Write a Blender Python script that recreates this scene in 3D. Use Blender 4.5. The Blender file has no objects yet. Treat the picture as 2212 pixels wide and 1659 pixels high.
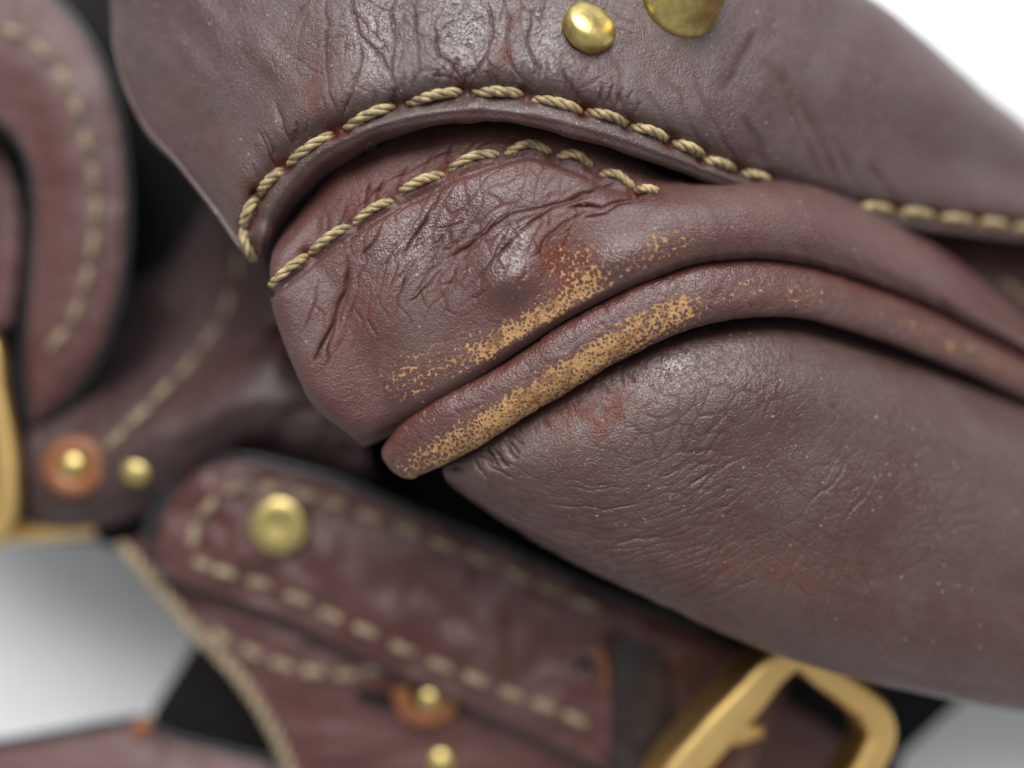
import bpy, math, random
import numpy as np
from mathutils import Vector

# ------------------------------------------------------------------ camera, light, exposure
sc = bpy.context.scene
D, W = 0.112, 0.120            # lens to focus plane, width of the view at the focus plane (metres)
MM = 0.001
cam_d = bpy.data.cameras.new("camera")
cam = bpy.data.objects.new("camera", cam_d)
sc.collection.objects.link(cam)
cam.location = (0, 0, D)
cam_d.sensor_width = 36.0
cam_d.lens = 36.0 * D / W
cam_d.clip_start = 0.002
cam_d.clip_end = 20.0
cam_d.dof.use_dof = True
cam_d.dof.focus_distance = D - 0.0003
cam_d.dof.aperture_fstop = cam_d.lens / 10.0     # 10 mm wide lens opening
sc.camera = cam

world = bpy.data.worlds.new("World")
sc.world = world
world.use_nodes = True
bg = world.node_tree.nodes["Background"]
bg.inputs[0].default_value = (0.96, 0.98, 1.0, 1)
bg.inputs[1].default_value = 0.42


def area(name, loc, target, size, size_y, power, col):
    l = bpy.data.lights.new(name, 'AREA')
    l.shape = 'RECTANGLE'
    l.size, l.size_y = size, size_y
    l.energy = power
    l.color = col
    o = bpy.data.objects.new(name, l)
    sc.collection.objects.link(o)
    o.location = loc
    d = Vector(target) - Vector(loc)
    o.rotation_euler = d.to_track_quat('-Z', 'Y').to_euler()
    return o


area("window_light", (0.03, 0.76, 0.74), (0, 0, 0), 1.0, 0.66, 18.5, (0.99, 0.99, 1.0))
area("added_fill_light", (-0.30, 0.40, 0.70), (0, 0, 0), 0.45, 0.45, 0.7, (1.0, 0.97, 0.93))  # added unseen fill lamp, kept weak to balance the soft light

sc.view_settings.view_transform = 'Standard'
sc.view_settings.look = 'None'
sc.view_settings.exposure = 0.0
sc.view_settings.gamma = 1.0
sc.view_settings.use_curve_mapping = False
sc.cycles.use_denoising = True

random.seed(4)
rng = np.random.default_rng(7)

# ------------------------------------------------------------------ geometry helpers
# sketch units: the picture is 2212 x 1659; a sketch point plus its height z (mm) is a place in the scene
KW = W / 2212.0


def P(x, y, z):
    """sketch point(s) + height in mm -> metres"""
    x, y, z = np.asarray(x, float), np.asarray(y, float), np.asarray(z, float) * MM
    s = KW * (D - z) / D
    return np.stack([(x - 1106.0) * s, -(y - 829.5) * s, z + 0 * x], -1)


def unit(z):
    """metres per sketch unit at height z mm"""
    return KW * (D - z * MM) / D


def catmull(pts, n, closed=False, axis_t=None, limit=False):
    """Catmull-Rom through pts (k, ..., c) along axis 0, n samples; centripetal-free, uniform per knot weights by chord"""
    pts = np.asarray(pts, float)
    k = len(pts)
    if axis_t is None:
        d = np.linalg.norm((pts[1:] - pts[:-1]).reshape(k - 1, -1), axis=1) + 1e-9
        t = np.concatenate([[0], np.cumsum(d)])
    else:
        t = np.asarray(axis_t, float)
    s = np.linspace(t[0], t[-1], n)
    i = np.clip(np.searchsorted(t, s, side='right') - 1, 0, k - 2)
    h = t[i + 1] - t[i]
    x = (s - t[i]) / h
    m = np.zeros_like(pts)                      # tangents, monotone-friendly finite differences
    dt = np.diff(t)
    shp = (-1,) + (1,) * (pts.ndim - 1)
    sl = np.diff(pts, axis=0) / dt.reshape(shp)
    if k > 2:
        w0, w1 = dt[1:].reshape(shp), dt[:-1].reshape(shp)
        m[1:-1] = (sl[:-1] * w0 + sl[1:] * w1) / (w0 + w1)
        if limit:      # keep a steep neighbour from making a ridge in the flat stretch beside it
            lo_ = 2.2 * np.minimum(np.abs(sl[:-1]), np.abs(sl[1:]))
            same = sl[:-1] * sl[1:] > 0
            m[1:-1] = np.where(same, np.clip(m[1:-1], -lo_, lo_), m[1:-1])
    m[0], m[-1] = sl[0], sl[-1]
    if closed:
        mm = (sl[-1] + sl[0]) / 2
        m[0] = m[-1] = mm
    x, h = x.reshape(shp), h.reshape(shp)
    h00, h10 = 2 * x**3 - 3 * x**2 + 1, x**3 - 2 * x**2 + x
    h01, h11 = -2 * x**3 + 3 * x**2, x**3 - x**2
    return h00 * pts[i] + h10 * h * m[i] + h01 * pts[i + 1] + h11 * h * m[i + 1]


def hash2(ix, iy, seed):
    h = (ix.astype(np.int64) * 374761393 + iy.astype(np.int64) * 668265263 + seed * 974634777) & 0xffffffff
    h = ((h ^ (h >> 13)) * 1274126177) & 0xffffffff
    h = h ^ (h >> 16)
    return (h & 0xffff) / 65535.0


def vnoise(x, y, scale, seed=0):
    """smooth value noise, -1..1; scale = size of a blob in sketch units"""
    x, y = np.asarray(x) / scale, np.asarray(y) / scale
    ix, iy = np.floor(x), np.floor(y)
    fx, fy = x - ix, y - iy
    fx, fy = fx * fx * fx * (fx * (fx * 6 - 15) + 10), fy * fy * fy * (fy * (fy * 6 - 15) + 10)
    a, b = hash2(ix, iy, seed), hash2(ix + 1, iy, seed)
    c, d = hash2(ix, iy + 1, seed), hash2(ix + 1, iy + 1, seed)
    return ((a * (1 - fx) + b * fx) * (1 - fy) + (c * (1 - fx) + d * fx) * fy) * 2 - 1


def fbm(x, y, scale, octaves=3, seed=0):
    r, a = 0, 1.0
    for o in range(octaves):
        r = r + a * vnoise(x, y, scale / 2**o, seed + o * 17)
        a *= 0.5
    return r


def seg_dist(X, Y, poly):
    """distance to a polyline and the 0..1 place along it"""
    poly = np.asarray(poly, float)
    L = np.concatenate([[0], np.cumsum(np.linalg.norm(np.diff(poly[:, :2], axis=0), axis=1))])
    best = np.full(X.shape, 1e9)
    bt = np.zeros(X.shape)
    for k in range(len(poly) - 1):
        ax, ay = poly[k, :2]
        bx, by = poly[k + 1, :2]
        l2 = (bx - ax)**2 + (by - ay)**2 + 1e-9
        t = np.clip(((X - ax) * (bx - ax) + (Y - ay) * (by - ay)) / l2, 0, 1)
        d = np.hypot(X - ax - t * (bx - ax), Y - ay - t * (by - ay))
        w = d < best
        best = np.where(w, d, best)
        bt = np.where(w, (L[k] + t * (L[k + 1] - L[k])) / L[-1], bt)
    return best, bt


def creases(X, Y, lines, H, C):
    """lines: (points, depth mm, width); carves H (mm) in place, marks C (0..1)"""
    for pts, depth, wid in lines:
        p = np.asarray(pts, float)
        m = 8 * wid
        x0, y0, x1, y1 = p[:, 0].min() - m, p[:, 1].min() - m, p[:, 0].max() + m, p[:, 1].max() + m
        sel = (X > x0) & (X < x1) & (Y > y0) & (Y < y1)
        if not sel.any():
            continue
        xs, ys = X[sel], Y[sel]
        wob = 3.2
        d, t = seg_dist(xs + wob * vnoise(xs, ys, 26, 3), ys + wob * vnoise(xs, ys, 26, 5), p)
        tap = np.clip(np.minimum(t, 1 - t) * 5, 0, 1) ** .7
        tap = tap * (0.8 + 0.3 * vnoise(xs, ys, 45, 11))
        H[sel] += tap * depth * (-1.5 * np.exp(-(d / (wid * .58))**2) - .35 * np.exp(-(d / (wid * 2.2))**2) + 0.20 * np.exp(-((d - 3.2 * wid) / (2.0 * wid))**2))
        C[sel] = np.maximum(C[sel], np.clip(depth * 5, .25, 1) * tap * np.exp(-(d / (wid * .8))**2))


def network(X, Y, sx, sy, ang=0.0, seed=0, warp=.35):
    """0 on the borders of irregular plates of about sx x sy sketch units, growing inwards"""
    c, s_ = math.cos(ang), math.sin(ang)
    wx = X + warp * sx * fbm(X, Y, 1.3 * max(sx, sy), 2, seed + 1)
    wy = Y + warp * sy * fbm(X, Y, 1.3 * max(sx, sy), 2, seed + 2)
    u, v = (wx * c + wy * s_) / sx, (-wx * s_ + wy * c) / sy
    iu, iv = np.floor(u), np.floor(v)
    f1, f2 = np.full(X.shape, 9.), np.full(X.shape, 9.)
    for a in (-1, 0, 1):
        for b in (-1, 0, 1):
            pu = iu + a + hash2(iu + a, iv + b, seed)
            pv = iv + b + hash2(iu + a, iv + b, seed + 99)
            d = np.hypot(u - pu, v - pv)
            f2 = np.minimum(f2, np.maximum(f1, d))
            f1 = np.minimum(f1, d)
    return f2 - f1


def plates(X, Y, H, C, amp, mask, sx, sy, ang=0.0, seed=0, w=.11):
    e = network(X, Y, sx, sy, ang, seed)
    vary = np.clip(.6 + .9 * vnoise(X, Y, 2.2 * max(sx, sy), seed + 7), 0, 1.2) * mask
    g = np.exp(-(e / w)**2)
    H += amp * vary * (.35 * np.minimum(e, .5) / .5 - g)
    C[...] = np.maximum(C, np.clip(amp * 9, 0, .9) * vary * g)


def blob(X, Y, x, y, rx, ry=None, ang=0):
    ry = ry or rx
    c, s = math.cos(ang), math.sin(ang)
    u, v = (X - x) * c + (Y - y) * s, -(X - x) * s + (Y - y) * c
    return np.exp(-(u / rx)**2 - (v / ry)**2)


def link(name, me, mat, parent):
    o = bpy.data.objects.new(name, me)
    sc.collection.objects.link(o)
    if mat and not me.materials:
        me.materials.append(mat)
    o.parent = parent
    return o


def grid_mesh(name, V, closed_v=False, attrs=None, closed_u=False):
    """V: (nu, nv, 3) in metres"""
    nu, nv = V.shape[:2]
    idx = np.arange(nu * nv).reshape(nu, nv)
    A = idx if not closed_v else np.concatenate([idx, idx[:, :1]], 1)
    A = A if not closed_u else np.concatenate([A, A[:1]], 0)
    q = np.stack([A[:-1, :-1], A[1:, :-1], A[1:, 1:], A[:-1, 1:]], -1).reshape(-1, 4)
    me = bpy.data.meshes.new(name)
    me.vertices.add(nu * nv)
    me.vertices.foreach_set('co', V.reshape(-1).astype(np.float32))
    me.loops.add(len(q) * 4)
    me.loops.foreach_set('vertex_index', q.reshape(-1).astype(np.int32))
    me.polygons.add(len(q))
    me.polygons.foreach_set('loop_start', np.arange(0, len(q) * 4, 4, dtype=np.int32))
    me.polygons.foreach_set('loop_total', np.full(len(q), 4, np.int32))
    me.update(calc_edges=True)
    me.polygons.foreach_set('use_smooth', np.ones(len(q), bool))
    for k, a in (attrs or {}).items():
        at = me.attributes.new(k, 'FLOAT', 'POINT')
        at.data.foreach_set('value', np.asarray(a, np.float32).reshape(-1))
    return me


def normals(V):
    du = np.gradient(V, axis=0)
    dv = np.gradient(V, axis=1)
    n = np.cross(du, dv)
    n /= np.linalg.norm(n, axis=-1, keepdims=True) + 1e-20
    return n


def carry_on(net, f):
    """lengthen a net past its last column, beyond the picture"""
    for r in net:
        a, b = r[-2], r[-1]
        r.append((b[0] + f * (b[0] - a[0]), b[1] + f * (b[1] - a[1]), max(-76.5, b[2] + .55 * f * (b[2] - a[2]))))


class Patch:
    """a leather panel from a net of control points, rows x columns of (x, y, z mm)"""

    def __init__(self, net, nu, nv, limit=False):
        net = np.asarray(net, float)                       # rows, cols, 3
        a = catmull(net, nv, limit=limit)                               # nv, cols, 3
        a = catmull(np.swapaxes(a, 0, 1), nu)              # nu, nv, 3
        self.X, self.Y, self.Z = a[..., 0], a[..., 1], a[..., 2]
        self.H = np.zeros(self.X.shape)
        self.C = np.zeros(self.X.shape)
        self.at = {}

    def build(self, name, mat, parent):
        V = P(self.X, self.Y, self.Z)
        N = normals(V)
        mid = N[N.shape[0] // 2, N.shape[1] // 2]
        if mid[2] < 0:
            N = -N
        V = V + N * (self.H * MM)[..., None]
        self.V = V
        self.N = N
        a = dict(self.at)
        a['crease'] = self.C
        for k in ('wear', 'red', 'gloss'):
            a.setdefault(k, np.zeros(self.X.shape))
        me = grid_mesh(name, V, attrs=a)
        self.obj = link(name, me, mat, parent)
        return self.obj

    def surf(self, x, y):
        """3D point and normal of the topmost surface at a sketch point"""
        d = (self.X - x)**2 + (self.Y - y)**2 - 6 * self.Z
        i = np.unravel_index(np.argmin(d), d.shape)
        return self.V[i], self.N[i]


# ------------------------------------------------------------------ materials
def nodes(name):
    m = bpy.data.materials.new(name)
    m.use_nodes = True
    nt = m.node_tree
    b = nt.nodes["Principled BSDF"]
    return m, nt, b


class NT:
    def __init__(self, nt):
        self.nt = nt

    def n(self, t, **kw):
        o = self.nt.nodes.new(t)
        for k, v in kw.items():
            setattr(o, k, v)
        return o

    def l(self, a, b):
        self.nt.links.new(a, b)

    def val(self, sock, v):
        if isinstance(v, (int, float)):
            sock.default_value = v
        elif isinstance(v, tuple):
            sock.default_value = v + (1,) if len(v) == 3 else v
        else:
            self.l(v, sock)

    def math(self, op, a, b=None, c=None, clamp=False):
        o = self.n('ShaderNodeMath', operation=op, use_clamp=clamp)
        for s, v in zip(o.inputs, (a, b, c)):
            if v is not None:
                self.val(s, v)
        return o.outputs[0]

    def mix(self, f, a, b, mode='MIX'):
        o = self.n('ShaderNodeMix', data_type='RGBA', blend_type=mode)
        self.val(o.inputs[0], f)
        self.val(o.inputs[6], a)
        self.val(o.inputs[7], b)
        return o.outputs[2]

    def ramp(self, v, a, b, c=0.0, d=1.0):
        o = self.n('ShaderNodeMapRange', interpolation_type='SMOOTHSTEP')
        for s, q in zip(o.inputs, (v, a, b, c, d)):
            self.val(s, q)
        return o.outputs[0]

    def noise(self, vec, scale, detail=3, rough=.5, dist=0):
        o = self.n('ShaderNodeTexNoise')
        self.l(vec, o.inputs['Vector'])
        o.inputs['Scale'].default_value = scale
        o.inputs['Detail'].default_value = detail
        o.inputs['Roughness'].default_value = rough
        o.inputs['Distortion'].default_value = dist
        return o.outputs['Fac']

    def voro(self, vec, scale, feature='F1', rnd=1.0):
        o = self.n('ShaderNodeTexVoronoi', feature=feature)
        self.l(vec, o.inputs['Vector'])
        o.inputs['Scale'].default_value = scale
        o.inputs['Randomness'].default_value = rnd
        return o.outputs['Distance']

    def attr(self, name):
        return self.n('ShaderNodeAttribute', attribute_name=name).outputs['Fac']


def leather(name, dark=(0.080, 0.0225, 0.0180), pale=(0.102, 0.045, 0.038), rough=.53, spec=.66, crackle=1.0, use_attr=True):
    m, nt, b = nodes(name)
    g = NT(nt)
    co = g.n('ShaderNodeTexCoord').outputs['Object']
    # warp the lookup so that cells are not round and even
    wn = g.n('ShaderNodeTexNoise')
    g.l(co, wn.inputs['Vector'])
    wn.inputs['Scale'].default_value = 420
    wadd = g.n('ShaderNodeVectorMath', operation='MULTIPLY_ADD')
    g.l(wn.outputs['Color'], wadd.inputs[0])
    wadd.inputs[1].default_value = (.0011, .0011, .0011)
    g.l(co, wadd.inputs[2])
    wco = wadd.outputs[0]
    big = g.noise(co, 75, 4, .6)
    mid = g.noise(co, 420, 4, .65)
    fine = g.noise(co, 2600, 3, .6)
    f = g.math('ADD', g.math('MULTIPLY', big, .75), g.math('MULTIPLY', mid, .35))
    col = g.mix(g.ramp(f, .38, .72), dark, pale)
    micro = g.noise(co, 5200, 2, .6)
    col = g.mix(g.math('MULTIPLY', g.ramp(fine, .35, .75), .30), col, (0.036, 0.013, 0.012))
    col = g.mix(g.math('MULTIPLY', g.ramp(micro, .50, .72), .34), col, (0.030, 0.011, 0.010))
    col = g.mix(g.math('MULTIPLY', g.ramp(micro, .46, .28), .22), col, (0.170, 0.100, 0.092))
    lint = g.ramp(g.voro(wco, 520), .11, .05)
    col = g.mix(g.math('MULTIPLY', lint, .6), col, (0.34, 0.27, 0.24))
    rough_v = g.math('ADD', g.math('ADD', g.math('MULTIPLY', g.math('SUBTRACT', mid, .5), .30), g.math('MULTIPLY', g.math('SUBTRACT', big, .5), .45)), rough)
    spec_v = spec
    wadd2 = g.n('ShaderNodeVectorMath', operation='MULTIPLY_ADD')
    g.l(wn.outputs['Color'], wadd2.inputs[0])
    wadd2.inputs[1].default_value = (.0005, .0005, .0005)
    g.l(co, wadd2.inputs[2])
    wco2 = wadd2.outputs[0]
    pits = g.voro(wco, 2300)                    # hair pores
    edge = g.voro(wco, 620, 'DISTANCE_TO_EDGE') # crackle plates
    if use_attr:
        wear, red, gloss, crease = (g.attr(k) for k in ('wear', 'red', 'gloss', 'crease'))
        col = g.mix(g.math('MULTIPLY', red, .95, clamp=True), col, (0.108, 0.025, 0.016))
        # rubbed-through finish: tan hide with the pores still dyed
        pore = g.voro(wco2, 2350, rnd=.95)
        wn2 = g.noise(co, 1400, 4, .65)
        wv = g.math('ADD', wear, g.math('MULTIPLY', g.math('SUBTRACT', wn2, .5), .34))
        thr = g.math('MULTIPLY_ADD', wv, -.52, .76)
        wm = g.ramp(pore, thr, g.math('ADD', thr, .17))
        wm = g.math('MULTIPLY', wm, g.ramp(wear, .03, .16))
        tan = g.mix(g.ramp(fine, .3, .7), (0.34, 0.185, 0.075), (0.48, 0.29, 0.135))
        halo = g.math('MULTIPLY', g.ramp(wear, .10, .6), .6)
        col = g.mix(halo, col, (0.090, 0.032, 0.020))
        film = g.math('MULTIPLY', g.ramp(wear, .06, .40), g.ramp(g.noise(co, 1300, 4, .7), .50, .72))
        col = g.mix(g.math('MULTIPLY', film, .6), col, (0.22, 0.105, 0.048))
        tan = g.mix(g.ramp(g.noise(co, 520, 4, .65), .45, .72), tan, (0.21, 0.098, 0.042))
        col = g.mix(g.math('MULTIPLY', wm, .92), col, tan)
        rough_v = g.math('SUBTRACT', rough_v, g.math('MULTIPLY', gloss, .30))
        rough_v = g.math('ADD', rough_v, g.math('MULTIPLY', wm, .25))
        rough_v = g.math('ADD', rough_v, g.math('MULTIPLY', crease, .25))
        g.l(g.math('MULTIPLY', g.math('MULTIPLY', gloss, g.ramp(g.noise(co, 700, 3, .6), .35, .6)), .7), b.inputs['Coat Weight'])
        b.inputs['Coat Roughness'].default_value = .17
        spec_v = g.math('MULTIPLY', g.math('SUBTRACT', 1.0, g.math('MULTIPLY', g.math('MAXIMUM', g.math('MAXIMUM', wm, crease), g.math('MULTIPLY', red, .75)), .85)), spec)
    b.inputs['Roughness'].default_value = rough
    g.l(rough_v, b.inputs['Roughness'])
    g.val(b.inputs['Specular IOR Level'], spec_v)
    g.l(col, b.inputs['Base Color'])
    b.inputs['Sheen Weight'].default_value = 0.05
    b.inputs['Sheen Roughness'].default_value = 0.5
    b.inputs['Sheen Tint'].default_value = (1, .93, .92, 1)
    # relief
    patch = g.ramp(g.noise(co, 130, 3, .6), .42, .62)
    h = g.math('MULTIPLY', g.ramp(edge, .0, .07), g.math('MULTIPLY', patch, .45 * crackle))
    h = g.math('ADD', h, g.math('MULTIPLY', g.ramp(pits, .05, .5), .35))
    h = g.math('ADD', h, g.math('MULTIPLY', mid, .30))
    h = g.math('ADD', h, g.math('MULTIPLY', fine, .65))
    h = g.math('ADD', h, g.math('MULTIPLY', micro, .60))
    h = g.math('ADD', h, g.math('MULTIPLY', g.ramp(g.voro(wco, 1500, 'DISTANCE_TO_EDGE'), 0.0, .14), .38))
    if use_attr:
        h = g.math('ADD', h, g.math('MULTIPLY', wm, .35))
        h = g.math('ADD', h, g.math('MULTIPLY', g.math('MULTIPLY', gloss, g.ramp(pore, .05, .55)), 1.1))
    bp = g.n('ShaderNodeBump')
    bp.inputs['Strength'].default_value = .75
    bp.inputs['Distance'].default_value = .00008
    g.l(h, bp.inputs['Height'])
    g.l(bp.outputs[0], b.inputs['Normal'])
    g.l(bp.outputs[0], b.inputs['Coat Normal'])
    return m


def simple(name, col, rough, metal=0.0, spec=.5, nscale=300, namp=.15, bump=0.0):
    m, nt, b = nodes(name)
    g = NT(nt)
    co = g.n('ShaderNodeTexCoord').outputs['Object']
    n = g.noise(co, nscale, 4, .6)
    k = g.ramp(n, .3, .7)
    dk = tuple(c * (1 - namp * 1.5) for c in col)
    lt = tuple(min(1, c * (1 + namp)) for c in col)
    g.l(g.mix(k, dk, lt), b.inputs['Base Color'])
    g.l(g.math('ADD', g.math('MULTIPLY', g.math('SUBTRACT', n, .5), .3), rough), b.inputs['Roughness'])
    b.inputs['Metallic'].default_value = metal
    b.inputs['Specular IOR Level'].default_value = spec
    if bump:
        bp = g.n('ShaderNodeBump')
        bp.inputs['Distance'].default_value = bump
        bp.inputs['Strength'].default_value = .6
        g.l(n, bp.inputs['Height'])
        g.l(bp.outputs[0], b.inputs['Normal'])
    return m


M_LEATHER = leather("worn_oxblood_leather")
M_LEATHER_BASE = leather("creased_oxblood_leather", dark=(0.070, 0.032, 0.030), pale=(0.093, 0.063, 0.058), rough=.47)
M_LEATHER_FRONT = leather("pocket_leather", dark=(0.068, 0.025, 0.020), pale=(0.085, 0.046, 0.038))
M_LEATHER_SHADED = leather("shaded_side_leather", dark=(0.044, 0.016, 0.015), pale=(0.060, 0.030, 0.029))  # darker copy of the same hide: the side panel's shade in its colour
M_STRAP = leather("strap_leather", dark=(0.082, 0.0175, 0.0145), pale=(0.098, 0.036, 0.031), rough=.42, use_attr=False)
M_EDGE = simple("black_edge_paint", (0.014, 0.015, 0.017), .42, nscale=500)
M_INNER_SHADE = simple("inner_shade_black", (0.010, 0.008, 0.008), .7, spec=.2)  # near-black: shade of the gaps put into the inner colour
M_TAN = simple("raw_tan_leather", (0.23, 0.080, 0.026), .42, nscale=700)
M_BRASS = simple("aged_brass", (0.66, 0.52, 0.20), .36, 1.0, nscale=700, namp=.14)
M_GOLD = simple("gold_plated_metal", (0.90, 0.60, 0.23), .40, 1.0, nscale=60, namp=.03)
M_THREAD = simple("waxed_cotton_thread", (0.40, 0.30, 0.155), .66, nscale=900, namp=.34, bump=.00009)
M_THREAD_DULL = simple("dull_cotton_thread", (0.34, 0.26, 0.17), .75, nscale=900, namp=.3)  # duller tone for the stitches and cord further down
M_STRAP_SHADE = simple("strap_shade_dark", (0.022, 0.012, 0.011), .5)  # colour of the added band that darkens the strap like shade
M_TABLE = simple("white_table_top", (0.80, 0.81, 0.82), .55, nscale=40, namp=.02)

# ------------------------------------------------------------------ setting: white table top
TZ = -78.0
me = bpy.data.meshes.new("table_top")
s = 0.9
me.from_pydata([(-s, -s, TZ * MM), (s, -s, TZ * MM), (s, s, TZ * MM), (-s, s, TZ * MM)], [], [(0, 1, 2, 3)])
table = link("table_top", me, M_TABLE, None)
table["kind"] = "structure"
table["label"] = "plain white table top the handbag lies on"
table["category"] = "table top"

bag = bpy.data.objects.new("handbag", None)
sc.collection.objects.link(bag)
bag["label"] = "worn oxblood leather handbag with cream stitching, rubbed corner piping and brass fittings"
bag["category"] = "handbag"
bag.location = (0, 0, 0)
bag.empty_display_size = .01

# ------------------------------------------------------------------ thread stitches
def rope(path, R, name, parent, turns, strands=3, sides=8, seg=44, mat=None, fuzz=0):
    """twisted cord along path (k,3) metres"""
    p = catmull(path, seg)
    t = np.gradient(p, axis=0)
    t /= np.linalg.norm(t, axis=1, keepdims=True)
    up = np.array([0, 0, 1.0])
    side = np.cross(t, up)
    side /= np.linalg.norm(side, axis=1, keepdims=True) + 1e-12
    nor = np.cross(side, t)
    u = np.linspace(0, 1, seg)
    ph0 = random.random() * 6.28
    end = np.clip(np.minimum(u, 1 - u) * 9 + .55, 0, 1)
    vs, fs = [], []
    base = 0
    th = np.linspace(0, 2 * math.pi, sides, endpoint=False)
    for k in range(strands):
        ph = ph0 + k * 2 * math.pi / strands - u * turns * 2 * math.pi
        off = (np.cos(ph)[:, None] * side + np.sin(ph)[:, None] * nor) * (R * .50 * end)[:, None]
        c = p + off
        ct = np.gradient(c, axis=0)
        ct /= np.linalg.norm(ct, axis=1, keepdims=True)
        a = off / (np.linalg.norm(off, axis=1, keepdims=True) + 1e-12)
        bvec = np.cross(ct, a)
        r = R * .50 * end
        ring = c[:, None, :] + r[:, None, None] * (np.cos(th)[None, :, None] * a[:, None, :] * .92 + np.sin(th)[None, :, None] * bvec[:, None, :] * 1.08)
        vs.append(ring.reshape(-1, 3))
        for i in range(seg - 1):
            for j in range(sides):
                j2 = (j + 1) % sides
                fs.append((base + i * sides + j, base + (i + 1) * sides + j, base + (i + 1) * sides + j2, base + i * sides + j2))
        fs.append(tuple(base + j for j in range(sides)))
        fs.append(tuple(base + (seg - 1) * sides + j for j in reversed(range(sides))))
        base += seg * sides
    for h in range(fuzz):
        i = random.randrange(2, seg - 2)
        a_ = random.uniform(-.4, math.pi + .4)
        dv = side[i] * math.cos(a_) + nor[i] * math.sin(a_)
        q0 = p[i] + dv * R * .85
        q1 = q0 + dv * R * random.uniform(.25, .6) + t[i] * R * random.uniform(-.6, .6)
        q2 = q1 + dv * R * random.uniform(-.2, .4) + t[i] * R * random.uniform(-.7, .7)
        w_ = R * .022
        hv = [qq + o_ * w_ for qq in (q0, q1, q2) for o_ in (side[i], -side[i] * .5 + nor[i] * .8, -side[i] * .5 - nor[i] * .8)]
        vs.append(np.array(hv))
        for r_ in (0, 3):
            for j in range(3):
                j2 = (j + 1) % 3
                fs.append((base + r_ + j, base + r_ + 3 + j, base + r_ + 3 + j2, base + r_ + j2))
        base += 9
    me = bpy.data.meshes.new(name)
    me.from_pydata(np.concatenate(vs).tolist(), [], fs)
    me.polygons.foreach_set('use_smooth', np.ones(len(me.polygons), bool))
    return link(name, me, mat or M_THREAD, parent)


def stitch_on(patch, a, b, parent, R=.60, arch=0.0, turns=2.0, bow=(0, 0), coarse=False):
    """one stitch lying on a panel from sketch point a to b; bow = sideways offset of its middle"""
    pts = []
    n = 7
    for i in range(n):
        t = i / (n - 1)
        w = math.sin(math.pi * t)
        x = a[0] + (b[0] - a[0]) * t + bow[0] * w
        y = a[1] + (b[1] - a[1]) * t + bow[1] * w
        q, nn = patch.surf(x, y)
        pts.append((x, y, q[2] / MM))
    pts = np.array(pts)
    pts[:, 2] = np.convolve(np.pad(pts[:, 2], 1, mode='edge'), [.25, .5, .25], 'valid')
    R = R * random.uniform(.90, 1.06)
    lift = np.array([-1.0, .12, .48, .58, .48, .12, -1.0]) * R
    lift[1:-1] += np.array([random.uniform(-.10, .10) for _ in range(5)]) * R
    q = P(pts[:, 0], pts[:, 1], pts[:, 2] + lift)
    return rope(q, R * MM, "stitch", parent, turns, seg=20 if coarse else 48, sides=6 if coarse else 9, fuzz=26)


# ------------------------------------------------------------------ BASE PANEL (with turned hem)
b_rows = [
    [(578, 556, -12), (612, 484, -8), (672, 412, -6), (805, 318, -4), (1000, 258, -3.5), (1150, 270, -3.5), (1298, 308, -4.5), (1445, 358, -7), (1595, 412, -11), (1958, 486, -22), (2320, 530, -30)],
    [(575, 558, -8.5), (602, 484, -5.4), (660, 405, -3.2), (800, 310, -.9), (1000, 263, .2), (1150, 276, .1), (1300, 316, -.9), (1450, 366, -3.4), (1600, 420, -7.8), (1960, 494, -18.6), (2320, 537, -26.8)],
    [(564, 556, -6.4), (582, 476, -3.3), (640, 385, -1.2), (780, 290, 1.2), (995, 242, 2.3), (1150, 254, 2.2), (1310, 294, 1.2), (1460, 346, -1.2), (1610, 400, -5.7), (1965, 479, -16.7), (2320, 522, -24.8)],
    [(550, 556, -5.6), (548, 460, -3.7), (603, 367, -1.9), (747, 271, .5), (990, 207, 1.6), (1170, 214, 1.5), (1330, 259, .5), (1470, 315, -2), (1620, 378, -6.6), (1970, 463, -17.4), (2320, 505, -25.4)],
    [(530, 553, -4.8), (528, 455, -2.8), (575, 350, -1.0), (722, 246, 1.6), (985, 178, 2.7), (1180, 186, 2.6), (1345, 233, 1.6), (1490, 290, -1), (1640, 350, -5.7), (1975, 440, -16.2), (2320, 480, -24.3)],
    [(470, 476, -6.5), (470, 390, -4.5), (520, 260, -2.2), (690, 130, .8), (970, 80, 2.4), (1190, 80, 2.4), (1380, 120, .7), (1560, 180, -2), (1720, 230, -6), (2010, 330, -16.5), (2330, 420, -28)],
    [(382, 362, -9), (387, 290, -7), (430, 150, -4), (640, 0, -1), (950, -40, 1), (1200, -40, 1), (1420, 0, -1.5), (1640, 60, -5), (1830, 110, -10), (2090, 230, -19), (2340, 390, -31)],
    [(300, 272, -12), (315, 180, -10), (350, 20, -7), (590, -140, -3), (920, -200, -1), (1220, -200, -1), (1480, -140, -4), (1720, -60, -9), (1895, 12, -16), (2112, 188, -25), (2348, 378, -37)],
    [(250, 150, -14), (264, 60, -12), (310, -80, -9), (570, -260, -6), (910, -330, -4), (1230, -330, -4), (1500, -290, -8), (1725, -150, -15), (1888, 12, -24), (2106, 190, -33), (2345, 382, -46)],
    [(234, 0, -15), (248, -80, -14), (290, -200, -12), (550, -380, -12), (900, -450, -12), (1230, -450, -12), (1490, -410, -16), (1700, -220, -24), (1866, 20, -40), (2086, 200, -48), (2325, 395, -62)],
    [(228, -160, -16), (240, -220, -16), (280, -330, -15), (540, -480, -16), (900, -550, -18), (1230, -550, -18), (1470, -500, -24), (1670, -260, -36), (1830, 30, -60), (2050, 210, -66), (2290, 410, -76)],
]
b_rows.insert(0, [(x + 3, y - 8, z - 16) for x, y, z in b_rows[0]])
b_rows.append([(x, y - 40, -77) for x, y, z in b_rows[-1]])
b_net = []
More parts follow.
